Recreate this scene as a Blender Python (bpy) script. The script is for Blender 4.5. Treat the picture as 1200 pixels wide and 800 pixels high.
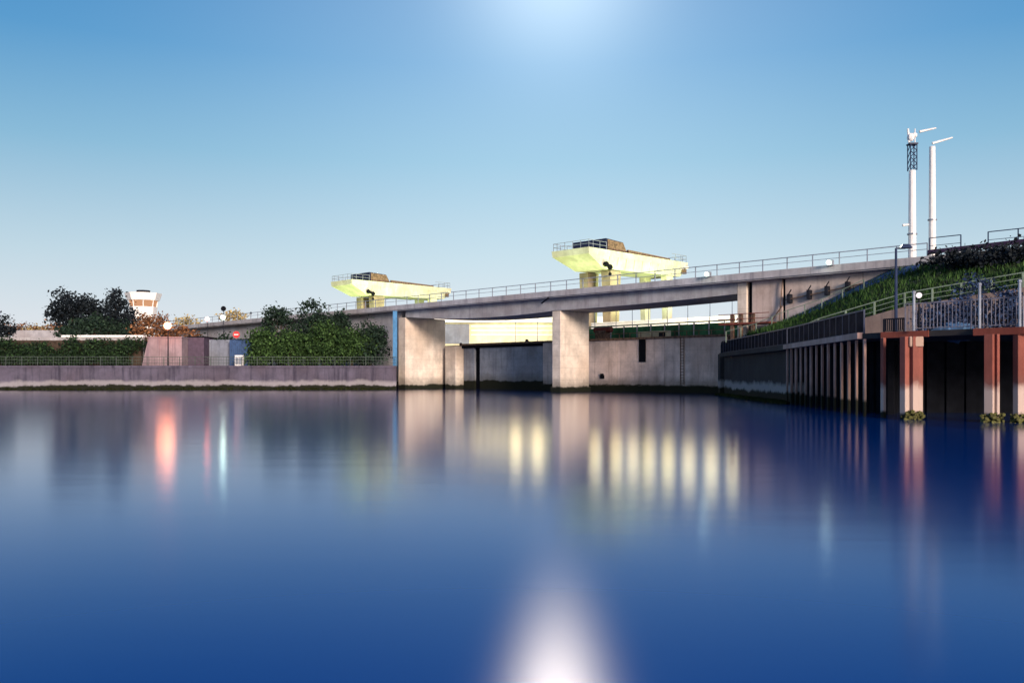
import bpy, bmesh, math, random
from mathutils import Vector, Matrix
R = math.radians
random.seed(7)
for o in list(bpy.data.objects): bpy.data.objects.remove(o)
S = bpy.context.scene; COL = S.collection
EYE = 2.05
# ---------------------------------------------------------------- camera
cam = bpy.data.objects.new('camera', bpy.data.cameras.new('camera')); COL.objects.link(cam)
cam.location = (0, 0, EYE); cam.rotation_euler = (R(90), 0, 0)
cam.data.lens = 30; cam.data.sensor_width = 36; cam.data.shift_y = 38/1200
cam.data.clip_start = .1; cam.data.clip_end = 9000; S.camera = cam
# ---------------------------------------------------------------- sky: dusk, moon rising in front, afterglow behind the viewer
MOON_AZ, MOON_EL = R(3.0), R(26.0)
W = bpy.data.worlds.new('World'); S.world = W; W.use_nodes = True
nt = W.node_tree; N = nt.nodes; L = nt.links; N.clear()
def nd(t, **k):
    n = N.new(t)
    for a, b in k.items(): setattr(n, a, b)
    return n
def mth(op, a, b=None, clamp=False):
    m = nd('ShaderNodeMath', operation=op, use_clamp=clamp)
    for i, v in enumerate((a, b)):
        if v is None: continue
        if isinstance(v, (int, float)): m.inputs[i].default_value = v
        else: L.new(v, m.inputs[i])
    return m.outputs[0]
def lin(c):
    return tuple(((v/255+.055)/1.055)**2.4 if v > 10 else v/255/12.92 for v in c) + (1,)
tc = nd('ShaderNodeTexCoord')
nrm = nd('ShaderNodeVectorMath', operation='NORMALIZE'); L.new(tc.outputs['Generated'], nrm.inputs[0])
sep = nd('ShaderNodeSeparateXYZ'); L.new(nrm.outputs[0], sep.inputs[0])
rp = nd('ShaderNodeValToRGB'); L.new(sep.outputs['Z'], rp.inputs[0])
stops = [(0, (240, 234, 238)), (.05, (218, 225, 233)), (.13, (188, 212, 226)), (.24, (132, 182, 213)), (.34, (80, 150, 202)), (.42, (56, 132, 192)), (.6, (34, 92, 160)), (1, (22, 66, 130))]
while len(rp.color_ramp.elements) < len(stops): rp.color_ramp.elements.new(.5)
for e, (p, c) in zip(rp.color_ramp.elements, stops): e.position = p; e.color = lin(c)
def ang(d):   # angle in degrees between the view direction and d
    dt = nd('ShaderNodeVectorMath', operation='DOT_PRODUCT'); L.new(nrm.outputs[0], dt.inputs[0]); dt.inputs[1].default_value = d
    return mth('MULTIPLY', mth('ARCCOSINE', mth('MINIMUM', dt.outputs['Value'], 1.0)), 57.29578)
def gauss(a, sig): 
    q = mth('DIVIDE', a, sig); return mth('EXPONENT', mth('MULTIPLY', mth('MULTIPLY', q, q), -0.5))
md = (math.sin(MOON_AZ)*math.cos(MOON_EL), math.cos(MOON_AZ)*math.cos(MOON_EL), math.sin(MOON_EL))
am = ang(md)
glow = mth('ADD', mth('ADD', mth('MULTIPLY', gauss(am, .42), 5000.0), mth('MULTIPLY', gauss(am, 3.8), .42)), mth('MULTIPLY', gauss(am, 14.0), .22))
gl = nd('ShaderNodeVectorMath', operation='SCALE'); gl.inputs[0].default_value = (.96, 1.0, .90); L.new(glow, gl.inputs['Scale'])
ad = nd('ShaderNodeVectorMath', operation='ADD'); L.new(rp.outputs[0], ad.inputs[0]); L.new(gl.outputs[0], ad.inputs[1])
wd = (.42*math.cos(R(4))/.99, -.9*math.cos(R(4))/.99, math.sin(R(4)))
ag = mth('MULTIPLY', gauss(ang(wd), 26.0), .9)
aw = nd('ShaderNodeVectorMath', operation='SCALE'); aw.inputs[0].default_value = (1.0, .62, .42); L.new(ag, aw.inputs['Scale'])
ad2 = nd('ShaderNodeVectorMath', operation='ADD'); L.new(ad.outputs[0], ad2.inputs[0]); L.new(aw.outputs[0], ad2.inputs[1])
bg = nd('ShaderNodeBackground'); L.new(ad2.outputs[0], bg.inputs['Color']); bg.inputs['Strength'].default_value = 1.0
# a trace of physical twilight sky on top
sk = nd('ShaderNodeTexSky', sky_type='NISHITA', sun_disc=False, sun_elevation=R(4), sun_rotation=R(155))
bg2 = nd('ShaderNodeBackground'); L.new(sk.outputs[0], bg2.inputs['Color']); bg2.inputs['Strength'].default_value = .006
sm = nd('ShaderNodeAddShader'); L.new(bg.outputs[0], sm.inputs[0]); L.new(bg2.outputs[0], sm.inputs[1])
wo = nd('ShaderNodeOutputWorld'); L.new(sm.outputs[0], wo.inputs['Surface'])
W.cycles.sampling_method = 'MANUAL'; W.cycles.sample_map_resolution = 2048
# last low warm light from behind the viewer
sun = bpy.data.objects.new('sun', bpy.data.lights.new('sun', 'SUN')); COL.objects.link(sun)
sun.data.energy = 5.0; sun.data.angle = R(14); sun.data.color = (1.0, .80, .66)
sun.rotation_euler = Vector((-.38, .90, -.22)).to_track_quat('-Z', 'Y').to_euler()
V = S.view_settings; V.view_transform = 'Standard'; V.look = 'None'; V.exposure = 0; V.gamma = 1; V.use_curve_mapping = False
S.render.engine = 'CYCLES'

# ---------------------------------------------------------------- helpers
def tag(o, label=None, cat=None, group=None, kind=None):
    if label: o['label'] = label
    if cat: o['category'] = cat
    if group: o['group'] = group
    if kind: o['kind'] = kind
    return o
def empty(name, loc=(0, 0, 0), label=None, cat=None, group=None, rz=0):
    o = bpy.data.objects.new(name, None); COL.objects.link(o); o.location = loc; o.rotation_euler = (0, 0, rz)
    o.empty_display_size = .2
    return tag(o, label, cat, group)
def gp(px, t=None, Y=None):
    """plan position: column px of the survey, at offset t from the bridge edge line (x+y=100) or at depth Y"""
    k = (px-600)/1000
    if Y is None: Y = (100+1.41421*t)/(1+k)
    return Vector((k*Y, Y, 0))
def hz(py, Y): return EYE+(438-py)*Y/1000
U = Vector((-.70711, .70711, 0)); VV = Vector((.70711, .70711, 0)); O0 = Vector((4.8, 95.2, 0))
def P(s, t, z=0): return O0+U*s+VV*t+Vector((0, 0, z))
def sof(px, t): return (gp(px, t).y-95.2-.70711*t)/.70711
class MB:
    def __init__(s): s.v = []; s.f = []
    def add(s, vs, fs):
        n = len(s.v); s.v += [Vector(v) for v in vs]; s.f += [tuple(i+n for i in f) for f in fs]; return s
    def hexa(s, b, t):   # b: 4 bottom points, t: 4 top points
        return s.add(list(b)+list(t), [(3, 2, 1, 0), (4, 5, 6, 7), (0, 1, 5, 4), (1, 2, 6, 5), (2, 3, 7, 6), (3, 0, 4, 7)])
    def box(s, x0, x1, y0, y1, z0, z1):
        return s.hexa([(x0, y0, z0), (x1, y0, z0), (x1, y1, z0), (x0, y1, z0)], [(x0, y0, z1), (x1, y0, z1), (x1, y1, z1), (x0, y1, z1)])
    def st(s, s0, s1, t0, t1, z0, z1):   # box in bridge coordinates
        a = [P(s0, t0), P(s0, t1), P(s1, t1), P(s1, t0)]
        return s.hexa([p+Vector((0, 0, z0)) for p in a], [p+Vector((0, 0, z1)) for p in a])
    def obox(s, c, ax, wx, wy, z0, z1):  # upright box centred at c, ax = direction of its width
        ax = Vector((ax[0], ax[1], 0)).normalized(); ay = Vector((-ax.y, ax.x, 0)); c = Vector((c[0], c[1], 0))
        a = [c-ax*wx/2-ay*wy/2, c+ax*wx/2-ay*wy/2, c+ax*wx/2+ay*wy/2, c-ax*wx/2+ay*wy/2]
        return s.hexa([p+Vector((0, 0, z0)) for p in a], [p+Vector((0, 0, z1)) for p in a])
    def tube(s, a, b, r, r2=None, n=8):
        a = Vector(a); b = Vector(b); d = (b-a).normalized(); r2 = r if r2 is None else r2
        x = d.orthogonal().normalized(); y = d.cross(x)
        vs = [a+(x*math.cos(i*math.tau/n)+y*math.sin(i*math.tau/n))*r for i in range(n)]+[b+(x*math.cos(i*math.tau/n)+y*math.sin(i*math.tau/n))*r2 for i in range(n)]
        return s.add(vs, [(i, (i+1) % n, (i+1) % n+n, i+n) for i in range(n)]+[tuple(range(n))[::-1], tuple(range(n, 2*n))])
    def beam(s, a, b, w, h):   # rectangular bar along a sloping line
        a = Vector(a); b = Vector(b); d = (b-a).normalized(); x = Vector((d.y, -d.x, 0)).normalized()*w/2; z = Vector((0, 0, h/2))
        return s.hexa([a-x-z, a+x-z, b+x-z, b-x-z], [a-x+z, a+x+z, b+x+z, b-x+z])
    def ball(s, c, r, n=10, m=6, sz=1):
        c = Vector(c); vs = []; fs = []
        for j in range(m+1):
            th = math.pi*j/m
            for i in range(n):
                ph = math.tau*i/n; vs.append(c+Vector((math.sin(th)*math.cos(ph), math.sin(th)*math.sin(ph), math.cos(th)*sz))*r)
        for j in range(m):
            for i in range(n): fs.append((j*n+i, j*n+(i+1) % n, (j+1)*n+(i+1) % n, (j+1)*n+i))
        return s.add(vs, fs)
    def build(s, name, mat, parent=None, bevel=0):
        off = parent_world(parent) if parent else Vector()
        me = bpy.data.meshes.new(name); me.from_pydata([v-off for v in s.v], [], s.f); me.materials.append(mat)
        bm = bmesh.new(); bm.from_mesh(me); bmesh.ops.recalc_face_normals(bm, faces=bm.faces); bm.to_mesh(me); bm.free()
        o = bpy.data.objects.new(name, me); COL.objects.link(o); o.parent = parent
        if bevel:
            b = o.modifiers.new('bevel', 'BEVEL'); b.width = bevel; b.segments = 2; b.limit_method = 'ANGLE'
        return o
def parent_world(p):
    v = Vector()
    while p: v += p.location; p = p.parent
    return v
def copy_tree(o, parent=None):
    c = o.copy(); COL.objects.link(c); c.parent = parent
    for ch in list(o.children): copy_tree(ch, c)
    return c

# ---------------------------------------------------------------- materials
def base_mat(name):
    m = bpy.data.materials.new(name); m.use_nodes = True
    t = m.node_tree; return m, t, t.nodes['Principled BSDF']
def concrete(name, c, c2=None, rough=.85, streak=.5, tide=True, board=0, tide_h=.55, salt=0):
    m, t, b = base_mat(name); n = t.nodes; l = t.links
    g = n.new('ShaderNodeNewGeometry'); mp = n.new('ShaderNodeMapping'); l.new(g.outputs['Position'], mp.inputs[0])
    mp.inputs['Scale'].default_value = (1.6, 1.6, .12)
    ns = n.new('ShaderNodeTexNoise'); l.new(mp.outputs[0], ns.inputs[0]); ns.inputs['Scale'].default_value = 1.2; ns.inputs['Detail'].default_value = 6; ns.inputs['Roughness'].default_value = .65
    n2 = n.new('ShaderNodeTexNoise'); l.new(g.outputs['Position'], n2.inputs[0]); n2.inputs['Scale'].default_value = .55; n2.inputs['Detail'].default_value = 9; n2.inputs['Roughness'].default_value = .7
    c2 = c2 or tuple(v*.45 for v in c)
    def mix(fac, A, B, blend='MIX'):
        x = n.new('ShaderNodeMix'); x.data_type = 'RGBA'; x.blend_type = blend
        for s_, v in ((0, fac), (6, A), (7, B)):
            if hasattr(v, 'node'): l.new(v, x.inputs[s_])
            elif s_ == 0: x.inputs[0].default_value = v
            else: x.inputs[s_].default_value = tuple(v)+(1,) if len(v) == 3 else v
        return x.outputs[2]
    def mr(v, a, b_, c_=0, d=1):
        x = n.new('ShaderNodeMapRange'); l.new(v, x.inputs[0]); x.inputs[1].default_value = a; x.inputs[2].default_value = b_; x.inputs[3].default_value = c_; x.inputs[4].default_value = d; return x.outputs[0]
    n4 = n.new('ShaderNodeTexNoise'); l.new(g.outputs['Position'], n4.inputs[0]); n4.inputs['Scale'].default_value = .22; n4.inputs['Detail'].default_value = 3
    col = mix(mr(n2.outputs[0], .38, .62), c, tuple(v*.66 for v in c))
    col = mix(mr(n4.outputs[0], .42, .66, 0, .5), col, (c[0]*.62, c[1]*.52, c[2]*.46))
    col = mix(mr(ns.outputs[0], .5, .72, 0, streak), col, c2)
    sp = n.new('ShaderNodeSeparateXYZ'); l.new(g.outputs['Position'], sp.inputs[0])
    if board:
        w = n.new('ShaderNodeMath'); w.operation = 'FRACT'; dv = n.new('ShaderNodeMath'); dv.operation = 'DIVIDE'; l.new(sp.outputs[2], dv.inputs[0]); dv.inputs[1].default_value = board; l.new(dv.outputs[0], w.inputs[0])
        col = mix(mr(w.outputs[0], .0, .045, .55, 0), col, tuple(v*.4 for v in c))
    if tide:
        zz = n.new('ShaderNodeMath'); zz.operation = 'MULTIPLY_ADD'; l.new(n2.outputs[0], zz.inputs[0]); zz.inputs[1].default_value = -1.3 if salt else -.9; 
        l.new(sp.outputs[2], zz.inputs[2])
        if salt: col = mix(mr(zz.outputs[0], tide_h+.35, tide_h+.0, 0, salt), col, (.62, .6, .58))
        col = mix(mr(zz.outputs[0], tide_h+.7, tide_h-.2, 0, .55), col, (.10, .10, .085)) if not salt else col
        col = mix(mr(zz.outputs[0], tide_h-.32, tide_h-.5), col, (.012, .014, .008))
    l.new(col, b.inputs['Base Color']); b.inputs['Roughness'].default_value = rough; b.inputs['Specular IOR Level'].default_value = .15
    bu = n.new('ShaderNodeBump'); bu.inputs['Strength'].default_value = .35; bu.inputs['Distance'].default_value = .06; l.new(n2.outputs[0], bu.inputs['Height']); l.new(bu.outputs[0], b.inputs['Normal'])
    return m
def plain(name, c, rough=.5, metal=0, var=.25, scale=2.0):
    m, t, b = base_mat(name); n = t.nodes; l = t.links
    g = n.new('ShaderNodeNewGeometry'); ns = n.new('ShaderNodeTexNoise'); l.new(g.outputs['Position'], ns.inputs[0]); ns.inputs['Scale'].default_value = scale; ns.inputs['Detail'].default_value = 5
    r = n.new('ShaderNodeValToRGB'); l.new(ns.outputs[0], r.inputs[0]); r.color_ramp.elements[0].position = .3; r.color_ramp.elements[1].position = .7
    r.color_ramp.elements[0].color = tuple(v*(1-var) for v in c)+(1,); r.color_ramp.elements[1].color = tuple(min(1, v*(1+var)) for v in c)+(1,)
    l.new(r.outputs[0], b.inputs['Base Color']); b.inputs['Roughness'].default_value = rough; b.inputs['Metallic'].default_value = metal; b.inputs['Specular IOR Level'].default_value = 0 if max(c) <= .03 else .25
    return m
def emit(name, c, s):
    m, t, b = base_mat(name); b.inputs['Base Color'].default_value = (.05, .05, .05, 1)
    b.inputs['Emission Color'].default_value = tuple(c)+(1,); b.inputs['Emission Strength'].default_value = s; return m
def leaf(name, a, b_, c):
    m, t, b = base_mat(name); n = t.nodes; l = t.links
    g = n.new('ShaderNodeNewGeometry'); r = n.new('ShaderNodeValToRGB'); l.new(g.outputs['Random Per Island'], r.inputs[0])
    e = r.color_ramp.elements; e[0].color = a+(1,); e[1].color = c+(1,); e[1].position = 1; k = e.new(.6); k.color = b_+(1,)
    l.new(r.outputs[0], b.inputs['Base Color']); b.inputs['Roughness'].default_value = .75; b.inputs['Specular IOR Level'].default_value = .25
    return m
M = {}
M['pier'] = concrete('pier_concrete', (.76, .68, .58), (.36, .3, .26), streak=.4, board=1.35)
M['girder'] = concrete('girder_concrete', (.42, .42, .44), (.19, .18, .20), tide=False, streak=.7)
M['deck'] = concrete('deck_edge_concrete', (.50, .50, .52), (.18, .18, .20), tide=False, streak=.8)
M['abut'] = concrete('abutment_concrete', (.66, .56, .51), (.26, .2, .18), streak=.6, board=0)
M['lock'] = concrete('lock_wall_concrete', (.74, .61, .55), (.3, .23, .2), streak=.7, board=1.15, tide_h=.75)
M['quay'] = concrete('quay_concrete', (.115, .105, .145), (.03, .028, .045), streak=.9, tide_h=.3, salt=.3)
M['pinkblock'] = concrete('stained_pink_concrete', (.34, .27, .30), (.14, .10, .13), tide=False, streak=.8)
M['darkblock'] = plain('dark_plum_panels', (.075, .055, .085), .7)
M['paleblock'] = concrete('pale_blue_concrete', (.22, .25, .31), (.10, .12, .17), tide=False)
M['blueblock'] = plain('blue_steel_cladding', (.035, .075, .17), .5)
M['approach'] = concrete('approach_concrete', (.40, .40, .43), (.2, .2, .24), tide=False, streak=.4)
M['wharfwall'] = concrete('dark_wharf_concrete', (.045, .045, .047), (.02, .02, .025), streak=.8, tide_h=.5, salt=.4)
M['retain'] = concrete('retaining_concrete', (.30, .24, .22), (.10, .08, .09), tide=False, streak=.8)
M['rust'] = concrete('rusty_steel', (.24, .07, .05), (.09, .03, .022), tide=False, streak=.7, rough=.7)
M['darksteel'] = plain('dark_steel', (.02, .022, .03), .6)
M['navy'] = plain('navy_cabin_cladding', (.012, .018, .05), .5)
M['brown'] = plain('brown_machine_housing', (.13, .085, .06), .7, scale=3, var=.6)
M['galv'] = plain('galvanised_steel', (.30, .33, .38), .45, .4)
M['bluepaint'] = plain('blue_grey_painted_steel', (.02, .035, .085), .5)
M['greenrail'] = plain('pale_green_rail', (.20, .26, .20), .6)
M['quayrail'] = plain('dull_green_rail', (.06, .08, .07), .7)
M['dullrail'] = plain('dull_lilac_steel', (.17, .17, .21), .6, var=.4)
M['white'] = plain('white_paint', (.78, .78, .76), .5, var=.06)
M['platform'] = concrete('platform_concrete', (.60, .62, .50), (.34, .36, .26), tide=False, streak=.6)
M['leg'] = concrete('unlit_leg_concrete', (.30, .26, .20), (.12, .10, .07), tide=False, streak=.6)  # unlit look of the front legs put into this darker brown
M['gate'] = concrete('lock_gate_panel', (.30, .33, .38), (.11, .13, .18), tide_h=1.1, streak=.7, board=1.0)
M['slot'] = plain('black_parts_and_shade', (.008, .009, .012), .5)  # near-black parts; on the sheet piling it stands for shade
M['soil'] = plain('packed_earth', (.07, .06, .05), .95, scale=.5)
M['asphalt'] = plain('asphalt', (.05, .05, .052), .9)
M['weed'] = plain('seaweed', (.018, .022, .008), .6, var=.7, scale=6)
M['bark'] = plain('bark', (.05, .035, .025), .9)
M['purple'] = plain('dark_purple_beam', (.035, .018, .05), .5)
M['red'] = plain('red_sign_paint', (.6, .05, .05), .4, var=.05)
M['fencegreen'] = plain('green_fence_panel', (.03, .13, .06), .6, var=.5, scale=.7)
M['window'] = emit('lit_window', (1, .86, .45), 2.2)
M['glass'] = plain('dark_glass', (.03, .035, .045), .1)
M['amber'] = emit('amber_lit_glass', (1, .42, .16), .55)
M['pine'] = leaf('dark_pine_leaf', (.003, .006, .009), (.006, .012, .016), (.014, .022, .032))
M['bushg'] = leaf('green_bush_leaf', (.009, .024, .007), (.026, .064, .014), (.075, .15, .04))
M['bushd'] = leaf('dark_bush_leaf', (.005, .014, .01), (.012, .03, .018), (.025, .055, .03))
M['hedge'] = leaf('hedge_leaf', (.005, .013, .007), (.012, .033, .012), (.03, .07, .02))
M['bushb'] = leaf('blue_lit_scrub_leaf', (.006, .012, .03), (.012, .028, .075), (.04, .08, .18))  # blue of the light is in the leaf colour
M['amberleaf'] = leaf('amber_lit_leaf', (.06, .03, .015), (.16, .07, .03), (.32, .16, .07))  # leaf colour carries the amber and red lamplight
M['paleleaf'] = leaf('yellow_lit_leaf', (.20, .15, .05), (.4, .3, .12), (.6, .5, .22))  # yellow light on the far trees painted into the leaves
M['grassy'] = leaf('bank_grass_blade', (.008, .022, .008), (.025, .07, .012), (.06, .14, .03))
# tidal piles: rust above, bleached to high water, weed at the foot
def pile_mat():
    m = concrete('tidal_rust_pile', (.30, .10, .075), (.10, .035, .03), tide=True, streak=.6, rough=.7, tide_h=.85)
    t = m.node_tree; n = t.nodes; l = t.links; b = n['Principled BSDF']; src = b.inputs['Base Color'].links[0].from_socket
    g = n.new('ShaderNodeNewGeometry'); sp = n.new('ShaderNodeSeparateXYZ'); l.new(g.outputs['Position'], sp.inputs[0])
    ns = n.new('ShaderNodeTexNoise'); ns.inputs['Scale'].default_value = 2.5; l.new(g.outputs['Position'], ns.inputs[0])
    a = n.new('ShaderNodeMath'); a.operation = 'MULTIPLY_ADD'; l.new(ns.outputs[0], a.inputs[0]); a.inputs[1].default_value = .6; l.new(sp.outputs[2], a.inputs[2])
    r = n.new('ShaderNodeValToRGB'); mr = n.new('ShaderNodeMapRange'); l.new(a.outputs[0], mr.inputs[0]); mr.inputs[2].default_value = 4
    l.new(mr.outputs[0], r.inputs[0]); e = r.color_ramp.elements
    e[0].position = .13; e[0].color = (0, 0, 0, 1); e[1].position = .17; e[1].color = (1, 1, 1, 1); k = e.new(.40); k.color = (1, 1, 1, 1); k = e.new(.50); k.color = (0, 0, 0, 1)
    x = n.new('ShaderNodeMix'); x.data_type = 'RGBA'; l.new(r.outputs[0], x.inputs[0]); l.new(src, x.inputs[6]); x.inputs[7].default_value = (.46, .36, .31, 1)
    l.new(x.outputs[2], b.inputs['Base Color']); return m
M['pile'] = pile_mat()
M['slimpile'] = concrete('pink_bleached_steel', (.55, .36, .30), (.28, .12, .09), tide=True, streak=.6, rough=.7, tide_h=.75)
# water, smoothed by time: sheen plus a deep blue body
def water_mat():
    m = bpy.data.materials.new('sea_water'); m.use_nodes = True; t = m.node_tree; n = t.nodes; l = t.links; n.clear()
    out = n.new('ShaderNodeOutputMaterial'); gls = n.new('ShaderNodeBsdfGlossy'); gls.distribution = 'BECKMANN'; gls.inputs['Color'].default_value = (.80, .90, 1, 1); gls.inputs['Roughness'].default_value = .135
    df = n.new('ShaderNodeBsdfDiffuse'); df.inputs['Color'].default_value = (.0, .034, .19, 1)
    fr = n.new('ShaderNodeFresnel'); fr.inputs['IOR'].default_value = 1.36
    mx = n.new('ShaderNodeMixShader'); l.new(fr.outputs[0], mx.inputs[0]); l.new(df.outputs[0], mx.inputs[1]); g2_ = n.new('ShaderNodeBsdfGlossy'); g2_.distribution = 'BECKMANN'; g2_.inputs['Roughness'].default_value = .235; g2_.inputs['Color'].default_value = (1, .86, .84, 1); m2 = n.new('ShaderNodeMixShader'); m2.inputs[0].default_value = .16; l.new(gls.outputs[0], m2.inputs[1]); l.new(g2_.outputs[0], m2.inputs[2]); l.new(m2.outputs[0], mx.inputs[2]); l.new(mx.outputs[0], out.inputs[0])
    cr = n.new('ShaderNodeValToRGB'); l.new(fr.outputs[0], cr.inputs[0]); ce = cr.color_ramp.elements
    ce[0].position = .08; ce[0].color = (.16, .50, .95, 1); ce[1].position = .62; ce[1].color = (1, 1, 1, 1); l.new(cr.outputs[0], gls.inputs['Color'])
    g = n.new('ShaderNodeNewGeometry'); mp = n.new('ShaderNodeMapping'); l.new(g.outputs['Position'], mp.inputs[0]); mp.inputs['Scale'].default_value = (.25, 1.1, 1)
    ns = n.new('ShaderNodeTexNoise'); l.new(mp.outputs[0], ns.inputs[0]); ns.inputs['Scale'].default_value = .9; ns.inputs['Detail'].default_value = 4
    bu = n.new('ShaderNodeBump'); bu.inputs['Strength'].default_value = .06; bu.inputs['Distance'].default_value = .05; l.new(ns.outputs[0], bu.inputs['Height']); l.new(bu.outputs[0], gls.inputs['Normal'])
    n3 = n.new('ShaderNodeTexNoise'); l.new(g.outputs['Position'], n3.inputs[0]); n3.inputs['Scale'].default_value = .06
    mr = n.new('ShaderNodeMapRange'); l.new(n3.outputs[0], mr.inputs[0]); mr.inputs[3].default_value = .125; mr.inputs[4].default_value = .15; l.new(mr.outputs[0], gls.inputs['Roughness'])
    return m
M['water'] = water_mat()

# ---------------------------------------------------------------- setting
w = MB(); w.add([(-3500, -300, 0), (3500, -300, 0), (3500, 6000, 0), (-3500, 6000, 0)], [(0, 1, 2, 3)])
tag(w.build('water', M['water']), kind='structure')
def sheet(name, pts, z0, z1, mat):
    n = len(pts); m = MB(); m.add([(p[0], p[1], z0) for p in pts]+[(p[0], p[1], z1) for p in pts], [tuple(range(n))[::-1], tuple(range(n, 2*n))]+[(i, (i+1) % n, (i+1) % n+n, i+n) for i in range(n)])
    return tag(m.build(name, mat), kind='structure')
QL, QR = Vector((-160, 106, 0)), gp(464, Y=112)
a = P(sof(463, .9), .9); e = P(260, 1.2)
sheet('shore_ground', [(-1500, 107), (QL.x, 107), (QR.x-.2, 113), (a.x, a.y), (e.x, e.y), (-1500, 1200)], -2, 3.06, M['soil'])
b0, b1 = P(sof(855, 8.6), 8.6), P(200, 8.6)
sheet('lock_side_ground', [tuple(b0[:2]), tuple(b1[:2]), (-300, 2500), (1500, 2500), (1500, 100), (40, 76)], -2, 6.05, M['soil'])

# quay wall on the left
q = empty('quay_wall', (QL.x, QL.y, 0), 'long low stained concrete quay wall with a black weed line at the water, below the green bushes', 'wall')
d = (QR-QL).normalized()
m = MB(); nn = Vector((d.y, -d.x, 0))
mb = MB(); mb.hexa([QL-Vector((0, 0, 1)), QR-Vector((0, 0, 1)), QR-nn*1.2-Vector((0, 0, 1)), QL-nn*1.2-Vector((0, 0, 1))], [v+Vector((0, 0, 2.85)) for v in (QL, QR, QR-nn*1.2, QL-nn*1.2)])
mb.build('wall', M['quay'], q)
cp = MB(); A, B = QL+nn*.12, QR+nn*.12
cp.hexa([v+Vector((0, 0, 2.85)) for v in (A, B, B-nn*1.5, A-nn*1.5)], [v+Vector((0, 0, 3.13)) for v in (A, B, B-nn*1.5, A-nn*1.5)]); cp.build('coping', M['quay'], q)
# weed and small stones along the foot: uncountable
m = MB()
for i in range(900):
    f = random.random(); p = QL.lerp(QR, f)+nn*random.uniform(.05, .6); r = random.uniform(.12, .38)
    m.ball(p+Vector((0, 0, random.uniform(-.1, .12))), r, 5, 3, .7)
for i in range(500):
    f = random.random(); p = Vector((20.0, 82, 0)).lerp(Vector((18.7, 58, 0)), f)+Vector((-random.uniform(-.1, .45), 0, 0)); m.ball(p, random.uniform(.12, .36), 5, 3, .8)
tag(m.build('seaweed', M['weed']), 'black seaweed and small stones along the foot of the quay walls', 'seaweed', kind='stuff')

def railing(name, label, pts, h, rails, spacing, mat, postw=.07, bars=0, barw=.02, group=None, railw=.06, cat='railing', barmat=None):
    rt = empty(name, tuple(pts[0]), label, cat, group)
    m = MB(); bm_ = MB(); posts = []
    for a, b in zip(pts, pts[1:]):
        for k in rails: m.beam(a+Vector((0, 0, h*k)), b+Vector((0, 0, h*k)), railw if k == 1 else railw*.6, railw if k == 1 else railw*.6)
        Ln = (b-a).length; c = max(1, round(Ln/spacing))
        for i in range(c): posts.append((a.lerp(b, i/c), b-a))
        if bars:
            for i in range(1, int(Ln/bars)):
                p = a.lerp(b, i*bars/Ln); bm_.obox(p, b-a, barw, barw, p.z+.08, p.z+h-.03)
    posts.append((pts[-1], pts[-1]-pts[-2]))
    m.build('rail', mat, rt)
    first = None
    for p, dr in posts:
        if not first:
            k = MB(); k.box(-postw/2, postw/2, -postw/2, postw/2, 0, h+.01); first = k.build('post', mat); first.parent = rt; o = first
        else: o = first.copy(); COL.objects.link(o)
        o.parent = rt; o.location = p-pts[0]; o.rotation_euler = (0, 0, math.atan2(dr.y, dr.x))
    if bars: bm_.build('bars', barmat or mat, rt)
    return rt
railing('quay_railing', 'thin grey fence running along the top of the low left quay wall', [QL-nn*.5+Vector((0, 0, 3.13)), QR-nn*.5+Vector((0, 0, 3.13))], 1.15, (1, .66, .33), 2.0, M['quayrail'], .06, bars=.33, barw=.02)

# ---------------------------------------------------------------- road bridge
S_R, S_L = sof(1400, 0), sof(168, 0)
br = empty('road_bridge', tuple(P(0, 0, 0)), 'long concrete road bridge crossing the whole picture on a wall-like pier', 'bridge')
ZD = 11.2
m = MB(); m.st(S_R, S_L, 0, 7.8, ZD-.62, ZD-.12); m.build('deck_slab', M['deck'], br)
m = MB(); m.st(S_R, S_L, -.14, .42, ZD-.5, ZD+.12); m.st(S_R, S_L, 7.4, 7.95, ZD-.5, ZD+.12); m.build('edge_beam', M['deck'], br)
m = MB(); m.st(S_R, S_L, .42, 7.4, ZD-.118, ZD-.06); m.build('roadway', M['asphalt'], br)
def haunch(s0, s1, zb0, zb1, n=16, mid=0):   # girder with shaped soffit
    m = MB(); t0, t1 = .8, 6.6
    for i in range(n):
        a, b = i/n, (i+1)/n
        za = zb0+(zb1-zb0)*a+mid*4*a*(1-a); zb = zb0+(zb1-zb0)*b+mid*4*b*(1-b); sa, sb = s0+(s1-s0)*a, s0+(s1-s0)*b
        if i == 0: prev = [P(sa, t0, za), P(sa, t1, za), P(sa, t1, ZD-.622), P(sa, t0, ZD-.622)]; m.add(prev, [(0, 1, 2, 3)])
        cur = [P(sb, t0, zb), P(sb, t1, zb), P(sb, t1, ZD-.622), P(sb, t0, ZD-.622)]
        k = len(m.v)-4; m.v += cur; m.f += [(k, k+4, k+5, k+1), (k+1, k+5, k+6, k+2), (k+2, k+6, k+7, k+3), (k+3, k+7, k+4, k)]
        if i == n-1: m.f.append((k+4, k+5, k+6, k+7))
    return m
SA = sof(475, .8); SB = sof(864, .8)
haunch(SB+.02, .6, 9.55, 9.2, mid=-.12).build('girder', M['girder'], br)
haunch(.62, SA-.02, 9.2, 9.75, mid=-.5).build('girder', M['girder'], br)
m = MB(); m.st(0, 1.25, .9, 5.9, -3, 9.17); pr = m.build('pier', M['pier'], br, .05)
m = MB(); m.st(-.15, 1.4, .75, 6.05, -3, .55); m.build('pier_footing', M['pier'], br, .04)
m = MB()
for t in (1.6, 3.2, 4.8): m.st(.25, 1.0, t, t+.5, 9.1, 9.26)
m.build('bearing', M['darksteel'], br)
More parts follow.
